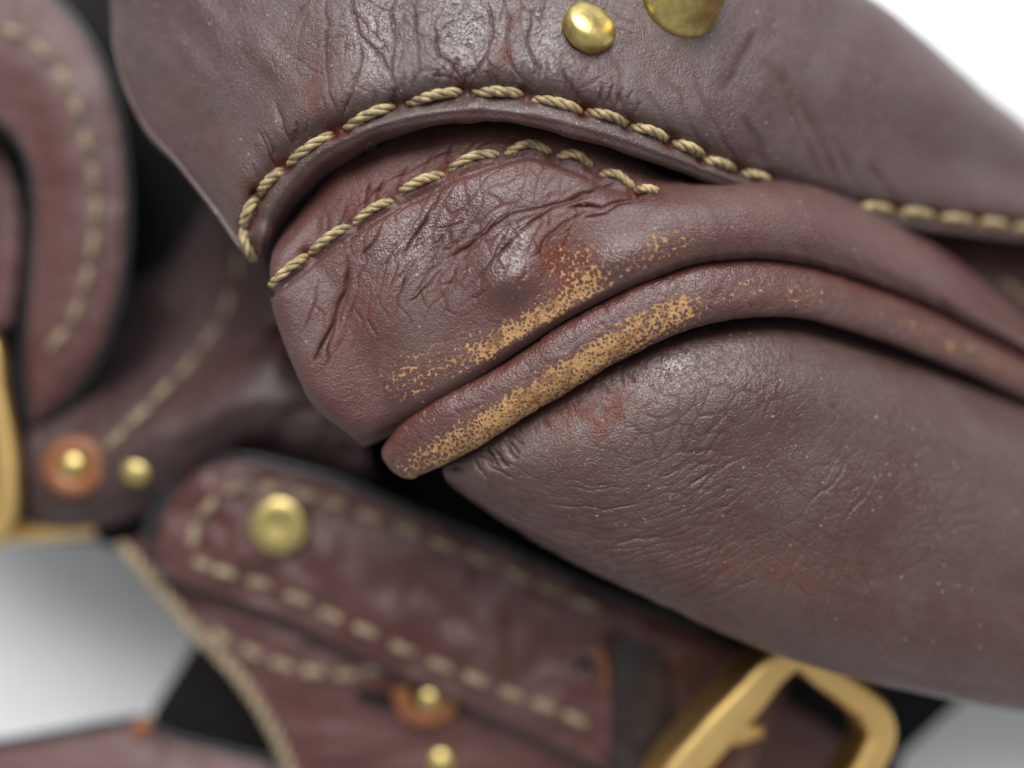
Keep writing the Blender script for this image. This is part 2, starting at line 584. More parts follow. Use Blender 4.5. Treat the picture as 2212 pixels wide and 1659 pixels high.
for r in b_rows:
    x, y, z = r[0]
    k = b_rows.index(r)
    p0, p1 = np.array(r[0], float), np.array(r[1], float)
    mid_c = p0 * .7 + p1 * .3
    if k < 5:      # the hem's cut end turns down behind the gusset
        mid_c[2] = p0[2] * .35 + p1[2] * .65
        b_net.append([(x + 8, y + 24, z - 22), (x + 3, y + 20, z - 9), (x, y + 12, z - 1.6), tuple(mid_c)] + list(r[1:]))
    else:
        b_net.append([(x + 34, y + 8, z - 16), (x + 16, y + 4, z - 7), (x + 3, y, z - .8), tuple(mid_c)] + list(r[1:]))
carry_on(b_net, 1.2)
base = Patch(b_net, 980, 370)
X, Y = base.X, base.Y

hem_st = [((549, 560), (526, 494), (-7, 3)), ((526, 489), (555, 424), (-4, -4)), ((559, 420), (611, 367), (-4, -4)),
          ((625, 354), (719, 289), (-4, -5)), ((746, 279), (851, 228), (-3, -6)), ((881, 225), (997, 197), (0, -6)),
          ((1022, 201), (1127, 203), (0, -5)), ((1151, 215), (1256, 241), (4, -7)), ((1266, 242), (1353, 267), (4, -6)),
          ((1363, 275), (1440, 299), (4, -6)), ((1453, 310), (1516, 334), (3, -5)), ((1523, 346), (1584, 364), (3, -4)),
          ((1602, 373), (1660, 388), (2, -3)),
          ((1862, 446), (1925, 455), (0, -2)), ((1940, 457), (2014, 468), (0, -3)), ((2027, 470), (2100, 480), (0, -3)),
          ((2112, 482), (2172, 489), (0, -3)), ((2187, 492), (2250, 499), (0, -3))]

lines = []
# creases drawn up from the seam holes
fan = [
    [(735, 262), (712, 205), (700, 140), (708, 60), (700, -20)],
    [(868, 215), (846, 168), (824, 120), (775, 75), (760, 10), (772, -30)],
    [(840, 170), (852, 90), (846, 30), (866, -20)],
    [(880, 205), (905, 150), (900, 80), (890, 0)],
    [(1005, 188), (985, 150), (950, 120), (938, 60), (960, 0)],
    [(1010, 170), (1048, 130), (1065, 70), (1052, -10)],
    [(1140, 195), (1112, 150), (1095, 95), (1102, 40), (1085, -10)],
    [(1148, 195), (1160, 150), (1140, 95), (1150, 30)],
    [(1260, 225), (1222, 170), (1212, 120)],
    [(1355, 258), (1335, 205), (1345, 160), (1310, 100)],
    [(1445, 288), (1425, 240), (1390, 190)],
    [(1520, 322), (1490, 270), (1470, 200), (1420, 150)],
    [(1592, 352), (1555, 290), (1520, 220), (1500, 160)],
    [(640, 330), (610, 270), (590, 210)], [(600, 370), (575, 320), (560, 280)],
    [(735, 262), (760, 200), (780, 120), (770, 60)],
]
for i, f in enumerate(fan):
    lines.append((f, .17, 4.2) if i < 8 or i > 12 else (f, .09, 10))
for f in ([(1770, 385), (1752, 330), (1720, 262), (1700, 190), (1690, 120)], [(1812, 400), (1790, 340), (1760, 280), (1725, 200)],
          [(1850, 415), (1830, 350), (1790, 290)], [(1650, 360), (1630, 300), (1600, 250)], [(1930, 440), (1910, 400), (1880, 350)],
          [(1560, 200), (1600, 130), (1640, 60)], [(1700, 190), (1670, 150), (1640, 130)]):
    lines.append((f, .15, 17))
R_ = random.Random(11)
for k in range(85):        # cross-lines between the long creases
    x, y = R_.uniform(620, 1330), R_.uniform(-30, 200)
    a = R_.choice([-.6, .5, .9, -.9, 2.2]) + R_.uniform(-.3, .3)
    L = R_.uniform(30, 90)
    p = [(x, y)]
    for j in range(4):
        a += R_.uniform(-.35, .35)
        p.append((p[-1][0] + math.cos(a) * L / 4, p[-1][1] + math.sin(a) * L / 4))
    lines.append((p, R_.uniform(.03, .09), 3.4))
for k in range(46):        # soft puckers above the seam, both ways
    x, y = R_.uniform(560, 1380), 0
    sx = np.interp(x, [530, 575, 722, 985, 1180, 1345, 1490, 1640, 1975], [455, 350, 246, 178, 186, 233, 290, 350, 440])
    a = -math.pi / 2 + (1000 - x) / 1400 * -.9 + R_.uniform(-.25, .25)
    L = R_.uniform(18, 60)
    p = [(x, sx + 6), (x + math.cos(a) * L * .5 + R_.uniform(-5, 5), sx + math.sin(a) * L * .5), (x + math.cos(a) * L, sx + math.sin(a) * L)]
    lines.append((p, R_.uniform(.08, .18), 4.2))
creases(X, Y, lines, base.H, base.C)
plates(X, Y, base.H, base.C, .055, np.clip(1.4 * blob(X, Y, 1010, 60, 330, 130), 0, 1), 64, 42, 1.3, 65)
plates(X, Y, base.H, base.C, .04, np.clip(1.3 * blob(X, Y, 1000, 120, 330, 90), 0, 1), 22, 15, 1.2, 75)
soft = np.clip((Y + 60) / 260, 0, 1)
base.H += .30 * vnoise(X * 1.0 + .35 * Y, Y * .26, 46, 2) * np.exp(-((X - 1000) / 420)**2) * np.clip(Y / 250 + .8, 0, 1)
base.H += .16 * vnoise(X + .5 * Y, Y * .3, 80, 21) * np.clip((X - 1250) / 300, 0, 1)
base.H += .30 * vnoise(X - .8 * Y, (Y + X) * .25, 60, 31) * np.clip((760 - X) / 300, 0, 1)
base.H += .022 * fbm(X, Y, 24, 3, 5)
red = .8 * blob(X, Y, 1095, 85, 26, 70, .25) + .5 * blob(X, Y, 700, 180, 90, 110) + .45 * blob(X, Y, 420, 300, 60, 120, -.6) + .4 * blob(X, Y, 560, 400, 50, 90, .4)
for a, b, w in hem_st:
    for q in (a, b):
        s_ = blob(X, Y, q[0], q[1], 12)
        base.H -= .60 * s_
        red += .85 * blob(X, Y, q[0], q[1] - 8, 19, 17)
red += .5 * np.clip(1 - seg_dist(X, Y, [(590, 500), (650, 400), (800, 302), (1000, 255), (1150, 266), (1300, 306)])[0] / 26, 0, 1)
base.at['red'] = np.clip(red * (0.75 + .5 * fbm(X, Y, 40, 3, 9)), 0, 1)
base.at['gloss'] = np.clip(.9 * blob(X, Y, 1010, 70, 80, 110) + .8 * blob(X, Y, 800, 90, 60, 110) + .7 * blob(X, Y, 1180, 110, 50, 90), 0, 1)
base_o = base.build("base_panel", M_LEATHER_BASE, bag)
for i, (a, b, w) in enumerate(hem_st):
    stitch_on(base, a, b, base_o, R=.68 if i < 13 else .72, bow=w, turns=1.55 + random.uniform(-.25, .25))

# ------------------------------------------------------------------ CORNER GUSSET
g_net = [
    [(660, 575, -22), (606, 545, -12), (690, 405, -5.5), (862, 298, -4.6), (1092, 255, -4.4), (1335, 320, -6), (1520, 425, -16), (1720, 445, -21), (1945, 545, -29), (2305, 790, -40)],
    [(655, 600, -18), (595, 578, -6.5), (702, 440, -3.1), (872, 336, -2.2), (1096, 282, -2.0), (1342, 352, -3.0), (1512, 397, -8), (1712, 391, -13), (1958, 495, -21), (2305, 767, -34)],
    [(645, 650, -16), (592, 628, -4.5), (690, 540, -2), (880, 410, -1.2), (1112, 322, -1.4), (1335, 390, -2.2), (1507, 404, -3), (1710, 402, -7), (1954, 512, -15), (2303, 772, -29)],
    [(668, 740, -15), (610, 735, -4.2), (745, 640, -.5), (930, 520, .4), (1150, 440, 1.0), (1340, 442, 1.2), (1502, 438, 1.0), (1702, 444, -2), (1945, 545, -10.5), (2299, 780, -25)],
    [(712, 815, -15), (648, 822, -4), (790, 755, -.2), (980, 655, 1.2), (1190, 560, 2.2), (1362, 522, 2.6), (1508, 492, 2.3), (1698, 494, -.6), (1935, 582, -8.5), (2296, 788, -23)],
    [(742, 880, -15), (702, 895, -4.6), (850, 872, -.8), (1050, 768, 1.0), (1230, 662, 2.0), (1386, 588, 2.2), (1520, 546, 1.6), (1694, 542, -1.2), (1928, 612, -9), (2293, 796, -22.6)],
    [(775, 930, -15), (752, 955, -5.6), (866, 908, -2.8), (1070, 790, -.8), (1245, 680, .4), (1397, 603, .6), (1525, 563, 0), (1692, 561, -3), (1922, 628, -10.5), (2291, 802, -24)],
    [(800, 930, -18), (780, 962, -9), (876, 922, -8), (1082, 800, -6), (1254, 690, -5), (1402, 613, -5), (1529, 573, -6), (1691, 571, -10), (1918, 637, -18), (2289, 809, -30)],
]
g_net[6] = [(.32 * a[0] + .68 * b[0], .32 * a[1] + .68 * b[1], a[2] - .22 * (a[2] - b[2])) for a, b in zip(g_net[5], g_net[7])]
carry_on(g_net, 1.35)
gus = Patch(g_net, 1420, 350, limit=True)
X, Y = gus.X, gus.Y
lines = []
big = [
    ([(1330, 402), (1262, 418), (1199, 441), (1150, 452), (1112, 462), (1060, 496), (1025, 520), (991, 542), (956, 576)], .55, 5.5),
    ([(1290, 425), (1240, 432), (1190, 452), (1150, 478), (1120, 505), (1085, 545), (1065, 580)], .50, 5.5),
    ([(953, 413), (935, 440), (921, 462), (900, 500), (887, 521), (866, 562)], .50, 5),
    ([(925, 462), (905, 490), (892, 512)], .45, 5),
    ([(1075, 470), (1040, 500), (1000, 540), (960, 560)], .28, 4.5),
    ([(828, 478), (818, 505), (790, 540), (775, 565)], .36, 5),
    ([(745, 552), (748, 590), (738, 640), (722, 690), (700, 735), (672, 792)], .85, 7.5),
    ([(722, 690), (712, 742), (706, 790)], .40, 5), ([(752, 600), (742, 660), (725, 720)], .3, 5),
    ([(1400, 415), (1350, 428), (1300, 446), (1250, 440), (1215, 452)], .65, 7),
    ([(1390, 430), (1340, 440), (1310, 462), (1260, 470)], .45, 5),
    ([(1330, 395), (1300, 400), (1270, 420), (1230, 430)], .45, 6),
    ([(1230, 470), (1190, 500), (1165, 540), (1150, 560)], .34, 4.5),
    ([(1270, 455), (1235, 470), (1190, 512), (1175, 545)], .25, 4),
    ([(860, 565), (850, 600), (838, 640)], .26, 4), ([(900, 560), (880, 590), (862, 640), (858, 665)], .26, 4),
    ([(955, 580), (935, 605), (900, 640), (880, 652)], .30, 4), ([(990, 560), (980, 600), (965, 630), (950, 650)], .26, 4),
    ([(1010, 540), (1000, 570), (985, 600)], .2, 4),
    # puckers between the hem and the second seam
    ([(705, 530), (712, 490), (706, 460)], .35, 6), ([(728, 520), (738, 480), (752, 440)], .3, 5), ([(780, 470), (792, 430), (800, 395)], .38, 5.5),
    ([(812, 455), (815, 420), (830, 385)], .3, 5), ([(860, 420), (864, 390), (880, 360)], .36, 5), ([(905, 395), (915, 365), (935, 330)], .3, 5),
    ([(960, 372), (965, 345), (975, 310)], .36, 5), ([(985, 360), (1000, 335), (1030, 300)], .26, 5), ([(1020, 340), (1040, 315), (1060, 300)], .26, 4.5),
    ([(1085, 330), (1090, 312), (1110, 295)], .24, 4.5), ([(1195, 335), (1180, 315), (1150, 298)], .24, 4.5), ([(830, 395), (880, 375), (930, 345), (1000, 318)], .3, 5),
    ([(760, 455), (800, 430), (840, 390)], .2, 4), ([(680, 480), (700, 470), (740, 425)], .18, 4),
]
lines += [(p, d * .55, w * .62) for p, d, w in big]
for q in ([(1112, 470), (1085, 520), (1070, 560), (1040, 600), (1030, 650)], [(900, 570), (872, 612), (860, 660), (845, 700)], [(1010, 545), (985, 590), (955, 640), (930, 660), (915, 700)],
          [(960, 560), (930, 580), (905, 625), (890, 640)], [(860, 520), (835, 565), (815, 640), (800, 680)], [(830, 590), (800, 640), (790, 690), (768, 740)], [(1180, 470), (1150, 520), (1135, 560)],
          [(800, 545), (772, 600), (760, 660), (740, 720)], [(690, 600), (680, 660), (655, 720)], [(765, 640), (750, 700), (730, 760)], [(1060, 500), (1100, 490), (1160, 465)], [(930, 500), (960, 490), (1010, 480)]):
    lines.append((q, R_.uniform(.08, .14), 2.5))
    k = len(q) // 2
    lines.append(([q[k], (q[k][0] + R_.uniform(10, 26), q[k][1] + R_.uniform(18, 34)), (q[k][0] + R_.uniform(14, 30), q[k][1] + R_.uniform(40, 60))], .10, 2.5))
for k in range(46):        # fine hide cracks running with the fold
    x, y = R_.uniform(760, 1260), R_.uniform(400, 640)
    if y < 900 - .55 * x - 20 or y > 1420 - .62 * x - 90:
        continue
    a0 = 2.15 + R_.uniform(-.3, .3)
    L = R_.uniform(40, 120)
    p = [(x, y)]
    for j in range(7):
        a = a0 + R_.uniform(-.75, .75)
        p.append((p[-1][0] + math.cos(a) * L / 7, p[-1][1] + math.sin(a) * L / 7))
    lines.append((p, R_.uniform(.05, .13), 2.6))
creases(X, Y, lines, gus.H, gus.C)
plates(X, Y, gus.H, gus.C, .07, np.clip(1.3 * blob(X, Y, 960, 520, 280, 130, -.5), 0, 1), 78, 30, 2.1, 5)
plates(X, Y, gus.H, gus.C, .05, np.clip(1.2 * blob(X, Y, 900, 400, 260, 60, -.5), 0, 1), 34, 18, 1.9, 15)
row2 = [((586, 618), (662, 553), (-3, -4)), ((671, 548), (753, 489), (-3, -6)), ((766, 482), (848, 434), (-3, -8)), ((866, 417), (957, 378), (-2, -9)),
        ((972, 368), (1076, 335), (-4, -14)), ((1091, 337), (1189, 331), (0, -24)), ((1206, 340), (1276, 360), (2, -18)),
        ((1297, 378), (1367, 407), (2, -16)), ((1376, 412), (1418, 414), (0, -6))]
# fold below the second seam stands proud of it
d2, t2 = seg_dist(X, Y, [(586, 640), (690, 555), (770, 500), (870, 438), (980, 388), (1080, 352), (1140, 335), (1200, 350), (1290, 395), (1400, 420)])
gus.H -= .45 * np.exp(-((d2) / 9)**2) * (np.minimum(t2, 1 - t2) > .001)
gus.H += .17 * vnoise(X + .55 * Y, Y * .5 - .3 * X, 52, 6) * np.exp(-((X - 1000) / 330)**2) * np.clip((760 - Y) / 150, 0, 1)
gus.H += .40 * vnoise(X + .3 * Y, (Y - .2 * X) * .6, 95, 16) * np.clip((1500 - X) / 400, 0, 1)
gus.H += .10 * vnoise((X - .55 * Y), (Y + .5 * X) * .25, 22, 26) * np.clip((X - 1350) / 200, 0, 1)
gus.H += .02 * fbm(X, Y, 20, 3, 7)
gus.H += 1.2 * blob(X, Y, 1100, 605, 55, 45, -.5) + .8 * blob(X, Y, 1340, 560, 60, 40, -.5) + .35 * blob(X, Y, 1120, 520, 35, 30) - .5 * blob(X, Y, 1215, 575, 60, 70, .4)
gus.H += .5 * blob(X, Y, 1060, 420, 130, 45, -.35) + .5 * blob(X, Y, 1260, 395, 60, 25, .5)
red = 1.5 * blob(X, Y, 1225, 560, 62, 66, -.4) + .35 * blob(X, Y, 760, 700, 60, 120, .3) + .6 * blob(X, Y, 900, 380, 260, 55, -.42) + .4 * blob(X, Y, 1180, 310, 130, 30, .2) + .35 * blob(X, Y, 1130, 650, 90, 40, -.5)
for a, b, w in row2:
    for q in (a, b):
        gus.H -= .45 * blob(X, Y, q[0], q[1], 12)
        red += .6 * blob(X, Y, q[0] - 4, q[1] - 10, 18)
gus.at['red'] = np.clip(red * (.8 + .5 * fbm(X, Y, 40, 3, 19)), 0, 1)
dw, tw = seg_dist(X, Y, [(1040, 762), (1090, 735), (1150, 702), (1205, 668), (1255, 632), (1278, 612)])
wear = .84 * np.exp(-(dw / 33)**2)
dw2, _ = seg_dist(X, Y, [(860, 820), (930, 792), (1000, 770), (1060, 745)])
wear = np.maximum(wear, .34 * np.exp(-(dw2 / 40)**2))
wear = np.maximum(wear, .40 * blob(X, Y, 1240, 585, 58, 62))
wear = np.maximum(wear, .22 * blob(X, Y, 1360, 570, 90, 30, -.45))
wear = np.maximum(wear, .24 * blob(X, Y, 1430, 530, 100, 36, -.35))
d1, _ = seg_dist(X, Y, [(870, 905), (1070, 788), (1245, 678), (1397, 601), (1525, 561)])
wear *= np.clip((d1 - 4) / 22, .15, 1)
gus.at['wear'] = wear
gus.at['gloss'] = np.clip(1.0 * blob(X, Y, 1095, 595, 60, 55) + .9 * blob(X, Y, 1115, 515, 45, 40) + .9 * blob(X, Y, 1345, 565, 70, 40) + .5 * blob(X, Y, 1000, 430, 200, 60, -.5) + .4 * blob(X, Y, 860, 560, 120, 60, -.6), 0, 1)
gus_o = gus.build("corner_gusset", M_LEATHER, bag)
for a, b, w in row2:
    stitch_on(gus, a, b, gus_o, R=.62, bow=w, turns=1.6 + random.uniform(-.3, .3))

# ------------------------------------------------------------------ PIPING (rolled welt between the grooves)
gA = [(832, 968), (880, 910), (1078, 797), (1250, 688), (1400, 611), (1530, 571), (1690, 568), (1920, 634), (2290, 806), (2780, 1040)]
gB = [(898, 1026), (962, 996), (1162, 878), (1322, 783), (1462, 716), (1562, 688), (1690, 678), (1898, 730), (2286, 892), (2770, 1110)]
zc = [-3.6, -2.6, -1.2, -.4, -.4, -1.4, -4.2, -11.5, -25.5, -35]
hh = [1.6, 1.9, 2.1, 2.1, 2.0, 2.0, 2.0, 2.1, 2.2, 2.2]
NP = 900
nA, nB = catmull(gA, NP), catmull(gB, NP)
ch = np.concatenate([[0], np.cumsum(np.linalg.norm(np.diff(np.array(gA, float), axis=0), axis=1))])
ZC = catmull(np.array(zc)[:, None], NP, axis_t=ch)[:, 0]
HH = catmull(np.array(hh)[:, None], NP, axis_t=ch)[:, 0]
# rounded closed tip
mid0 = (nA[0] + nB[0]) / 2
dirv = (nA[0] - nA[20]); dirv = dirv / np.linalg.norm(dirv)
tips = []
for k in range(10):
    a = math.pi / 2 * (1 - k / 10.0)
    c, s_ = math.cos(a), math.sin(a)
    f = max(c, .03)
    tips.append((mid0 + (nA[0] - mid0) * f + dirv * 26 * s_, mid0 + (nB[0] - mid0) * f + dirv * 26 * s_, zc[0] - .2 * s_, hh[0] * f))
nA = np.concatenate([[t[0] for t in tips], nA]); nB = np.concatenate([[t[1] for t in tips], nB])
ZC = np.concatenate([[t[2] for t in tips], ZC]); HH = np.concatenate([[t[3] for t in tips], HH])
nth = 96
th = np.linspace(0, 2 * math.pi, nth, endpoint=False)
mid_, half = (nA + nB) / 2, (nA - nB) / 2 * 1.10
cs, sn = np.sign(np.cos(th)) * np.abs(np.cos(th))**.85, np.sin(th)
X = mid_[:, None, 0] + half[:, None, 0] * cs
Y = mid_[:, None, 1] + half[:, None, 1] * cs
Z = ZC[:, None] + HH[:, None] * sn
Vp = P(X, Y, Z)
Np = normals(Vp)
cen = Vp.mean(axis=1, keepdims=True)
Np *= np.sign(((Vp - cen) * Np).sum(-1, keepdims=True))
up = sn[None, :] > 0
Hp = .025 * fbm(X, Y, 22, 3, 41) + .10 * vnoise(X, Y, 60, 43) + .05 * vnoise(X + Y, (Y - X) * .4, 12, 47)
Cp = np.zeros(X.shape)
plines = []
for k in range(46):
    t = R_.uniform(.02, .55)
    i = int(t * .75 * NP)
    e = R_.uniform(-.9, .9)
    q0 = mid_[i] + half[i] * e
    ln = half[i] * R_.uniform(-.4, .4)
    plines.append(([tuple(q0), tuple(q0 + ln * .5 + np.array([R_.uniform(-5, 5), R_.uniform(-5, 5)])), tuple(q0 + ln)], R_.uniform(.04, .1), 3.2))
creases(X, Y, plines, Hp, Cp)
Vp = Vp + Np * (Hp * MM)[..., None]
du, _ = seg_dist(X, Y, [(905, 1003), (960, 975), (1060, 915), (1160, 855), (1250, 795), (1330, 745), (1400, 705), (1440, 682), (1500, 660)])
wm_ = np.interp(X, [820, 900, 980, 1060, 1300, 1370, 1430, 1470, 1500, 1540], [.36, .50, .70, .94, .94, .80, .60, .70, .36, .20])
wear = wm_ * np.exp(-(du / 35)**4)
wear = np.maximum(wear, .22 * np.clip((X - 1500) / 100, 0, 1) * np.exp(-((cs[None, :] + .05) / .5)**2) * (.75 + .6 * vnoise(X, Y, 60, 3)))
wear = np.maximum(wear, .46 * np.clip((1020 - X) / 80, 0, 1) * np.clip(-cs[None, :] * 1.5 + .45, 0, 1))
attrs = {'wear': wear * up, 'red': np.clip(.5 * np.clip(cs[None, :] * 1.5 - .4, 0, 1) + 0 * X, 0, 1), 'gloss': np.clip(.6 * np.clip(cs[None, :], 0, 1) + 0 * X, 0, 1), 'crease': Cp}
pip_o = link("piping", grid_mesh("piping", Vp, closed_v=True, attrs=attrs), M_LEATHER, bag)

# ------------------------------------------------------------------ FRONT PANEL (lower right, bulging)
f_net = [
    [(935, 985, -8), (1000, 950, -7), (1160, 855, -6), (1320, 760, -6), (1460, 692, -10), (1690, 652, -15), (1905, 700, -22), (2330, 885, -36)],
    [(952, 1003, -6), (1012, 970, -4.6), (1178, 872, -3.4), (1338, 780, -3.2), (1472, 720, -4.4), (1690, 692, -7.8), (1898, 748, -14.5), (2330, 928, -27)],
    [(955, 1012, -5.4), (1040, 1008, -3.0), (1202, 945, -1.0), (1362, 872, -.4), (1500, 816, -.2), (1710, 782, -2.6), (1920, 832, -7.4), (2335, 1010, -17)],
    [(960, 1028, -5.6), (1075, 1063, -3.2), (1232, 1048, -.9), (1402, 1018, 0), (1542, 988, -.2), (1752, 978, -2), (1962, 1020, -5), (2342, 1140, -12)],
    [(967, 1041, -6.6), (1105, 1112, -4.8), (1267, 1140, -2.6), (1432, 1150, -1.8), (1592, 1155, -2), (1792, 1170, -3), (2002, 1210, -5.5), (2352, 1300, -11)],
    [(974, 1049, -8.4), (1124, 1143, -8), (1280, 1222, -7), (1462, 1300, -6.5), (1622, 1362, -7), (1822, 1420, -8), (2032, 1460, -10), (2362, 1510, -14)],
    [(985, 1056, -11), (1131, 1155, -11.5), (1290, 1240, -10.5), (1472, 1328, -10), (1642, 1402, -10.6), (1852, 1468, -11.6), (2052, 1510, -13.6), (2372, 1562, -18)],
    [(1005, 1046, -18), (1150, 1130, -21), (1312, 1205, -21), (1495, 1285, -21), (1665, 1352, -22), (1875, 1415, -23), (2075, 1452, -25), (2392, 1510, -29)],
]
carry_on(f_net, 1.0)
fr = Patch(f_net, 1000, 370)
X, Y = fr.X, fr.Y
lines = []
for k in range(40):       # arcs of fine creases round the pressed corner
    rad = R_.uniform(255, 680)
    a0 = R_.uniform(.15, 2.45)
    da = R_.uniform(.10, .32) * (330 / rad)
    if k % 3 == 0:
        da *= 1.8
    p = []
    for j in range(6):
        a = a0 + da * j / 5
        r = rad + R_.uniform(-5, 5)
        p.append((1300 + math.cos(a) * r * 1.12, 800 + math.sin(a) * r * .92))
    lines.append((p, R_.uniform(.03, .11), R_.uniform(2.8, 4.0)))
for k in range(30):       # web of lines on the right
    x, y = R_.gauss(1740, 240), R_.gauss(1020, 150)
    a = R_.choice([-.95, -.8, -.7, .6, 1.7, 1.4]) + R_.uniform(-.25, .25)
    L = R_.uniform(70, 230)
    p = [(x, y)]
    for j in range(5):
        a += R_.uniform(-.35, .35)
        p.append((p[-1][0] + math.cos(a) * L / 5, p[-1][1] + math.sin(a) * L / 5))
    lines.append((p, R_.uniform(.03, .07), R_.uniform(2.8, 3.8)))
for k in range(46):        # short splits right under the welt
    t = R_.uniform(0, .42)
    x = 960 + t * 1300
    y = np.interp(x, [952, 1012, 1178, 1338, 1472], [1012, 985, 890, 795, 730]) + R_.uniform(0, 14)
    a = .75 + R_.uniform(-.4, .4) if x < 1150 else R_.choice([-.6, .9, 1.3]) + R_.uniform(-.3, .3)
    L = R_.uniform(18, 60) if x < 1100 else R_.uniform(14, 34)
    p = [(x, y), (x + math.cos(a) * L * .5, y + math.sin(a) * L * .5 + R_.uniform(-4, 4)), (x + math.cos(a) * L, y + math.sin(a) * L)]
    lines.append((p, R_.uniform(.14, .30) if x < 1100 else R_.uniform(.04, .09), 3.6))
creases(X, Y, lines, fr.H, fr.C)
plates(X, Y, fr.H, fr.C, .075, np.clip(1.5 * blob(X, Y, 1690, 1010, 330, 170, .25), 0, 1), 62, 34, -.85, 25)
plates(X, Y, fr.H, fr.C, .05, np.clip(1.3 * blob(X, Y, 1900, 1130, 260, 200), 0, 1), 58, 46, -.6, 35)
plates(X, Y, fr.H, fr.C, .05, np.clip(1.3 * blob(X, Y, 1500, 780, 150, 60, -.3), 0, 1), 22, 14, -.5, 45)
RAD = np.hypot((X - 1300) / 1.12, (Y - 800) / .92)
ARC = np.arctan2((Y - 800) / .92, (X - 1300) / 1.12) * 420
arcmask = np.clip((RAD - 250) / 50, 0, 1) * np.clip((640 - RAD) / 100, 0, 1) * np.clip((1720 - X) / 200, 0, 1)
plates(ARC, RAD, fr.H, fr.C, .055, arcmask, 95, 17, 0.04, 55, w=.16)
fr.H += .09 * vnoise((X - 1300) * .7 + (Y - 800) * .7, (Y - X) * .25, 40, 71) * np.clip((1700 - X) / 300, 0, 1)
fr.H += .10 * vnoise(X, Y, 130, 73) + .02 * fbm(X, Y, 26, 3, 75)
fr.at['red'] = np.clip(.95 * blob(X, Y, 1280, 895, 95, 62, -.3) + .32 * blob(X, Y, 1600, 1200, 130, 70, .2) + .26 * blob(X, Y, 1780, 1250, 160, 60, .3) + .25 * blob(X, Y, 1500, 1300, 200, 40, .4), 0, 1) * np.clip(.8 + .8 * fbm(X, Y, 34, 4, 77), 0, 1.3)
fr.at['wear'] = np.maximum(.30 * blob(X, Y, 1285, 905, 26, 16), .28 * blob(X, Y, 1395, 1125, 8))
fr.at['gloss'] = np.clip(.8 * blob(X, Y, 1455, 800, 60, 35, -.4) + .3, 0, 1)
fr_o = fr.build("front_panel", M_LEATHER_FRONT, bag)

# ------------------------------------------------------------------ helpers for the parts further down
def band(name, ea, eb, z, thick, mat, parent, n=160, bulge=.5, zb=None, noise=.25, seed=0, edge=9):
    """a leather strap between two edge lines, rounded edges, closed underneath; returns (object, sampler)"""
    A, B = catmull(ea, n), catmull(eb, n)
    if np.ndim(z) == 0:
        ZA = np.full(n, float(z))
    else:
        ZA = catmull(np.asarray(z, float)[:, None], n, axis_t=np.linspace(0, 1, len(z)))[:, 0]
    ts, hs = [], []
    for a in np.linspace(-math.pi / 2, math.pi / 2, 9):
        ts.append(-math.cos(a)); hs.append((math.sin(a) - 1) * thick / 2)
    prof = [(0, t * edge, h) for t, h in zip(ts, hs)]
    for t in np.linspace(.04, .96, 22):
        prof.append((t, 0, bulge * math.sin(math.pi * t)))
    prof += [(1, -t * edge, h) for t, h in zip(ts[::-1], hs[::-1])]
    for t in np.linspace(.9, .1, 6):
        prof.append((t, 0, -thick))
    W_ = B - A
    L = np.linalg.norm(W_, axis=1, keepdims=True) + 1e-6
    Wn = W_ / L
    ed = np.minimum(1, L / (4 * edge))
    G = np.stack([np.concatenate([A + W_ * t + Wn * e * ed, (ZA + h)[:, None]], 1) for t, e, h in prof], 1)
    top = np.array([1 if (e == 0 and h >= 0) else 0 for t, e, h in prof])
    G[..., 2] += top * noise * (vnoise(G[..., 0], G[..., 1], 70, seed) + .4 * vnoise(G[..., 0], G[..., 1], 24, seed + 5))
    me = grid_mesh(name, P(G[..., 0], G[..., 1], G[..., 2]), closed_v=True)
    o = link(name, me, mat, parent)

    def s(x, y):
        d = (G[..., 0] - x)**2 + (G[..., 1] - y)**2
        i = np.unravel_index(np.argmin(d + (1 - top) * 1e9), d.shape)
        return G[i][2]
    return o, s


def soft_stitches(pairs, zf, parent, R=.62, mat=None):
    for a, b in pairs:
        pts = []
        for t, l in zip((0, .2, .5, .8, 1), (-.5, .35, .6, .35, -.5)):
            x, y = a[0] + (b[0] - a[0]) * t, a[1] + (b[1] - a[1]) * t
            pts.append((x, y, zf(x, y) + l * R))
        pts = np.array(pts)
        rope(P(pts[:, 0], pts[:, 1], pts[:, 2]), R * MM, "stitch", parent, 1.7, seg=18, sides=6, mat=mat or M_THREAD_DULL)


def row(points, length, gap, off=0.0):
    """stitch end points spaced along a polyline"""
    c = catmull(points, 400)
    L = np.concatenate([[0], np.cumsum(np.linalg.norm(np.diff(c, axis=0), axis=1))])
    out, s_ = [], off
    while s_ + length < L[-1]:
        f = lambda q: (float(np.interp(q, L, c[:, 0])), float(np.interp(q, L, c[:, 1])))
        out.append((f(s_), f(s_ + length * random.uniform(.9, 1.08))))
        s_ += length + gap
    return out


def lathe(name, prof, loc, normal, mat, parent, n=40):
    """prof: (radius m, height m) from the rim to the axis, turned about the normal"""
    nz = Vector(normal).normalized()
    q = nz.to_track_quat('Z', 'Y')
    th = np.linspace(0, 2 * math.pi, n, endpoint=False)
    V = np.zeros((n, len(prof), 3))
    for j, (r, h) in enumerate(prof):
        for i in range(n):
            v = q @ Vector((r * math.cos(th[i]), r * math.sin(th[i]), h))
            V[i, j] = (v.x + loc[0], v.y + loc[1], v.z + loc[2])
    return link(name, grid_mesh(name, V, closed_u=True), mat, parent)


def dome(r, h, dimple=0.0, lip=.12):
    p = [(r * 1.0, -h * .35), (r * 1.02, 0)]
    for a in np.linspace(0, math.pi / 2, 14)[1:]:
        rr = r * math.cos(a)
        hh_ = h * math.sin(a)
        if dimple:
            hh_ -= dimple * math.exp(-(rr / (r * .45))**2)
        p.append((max(rr, 1e-6), hh_))
    return p


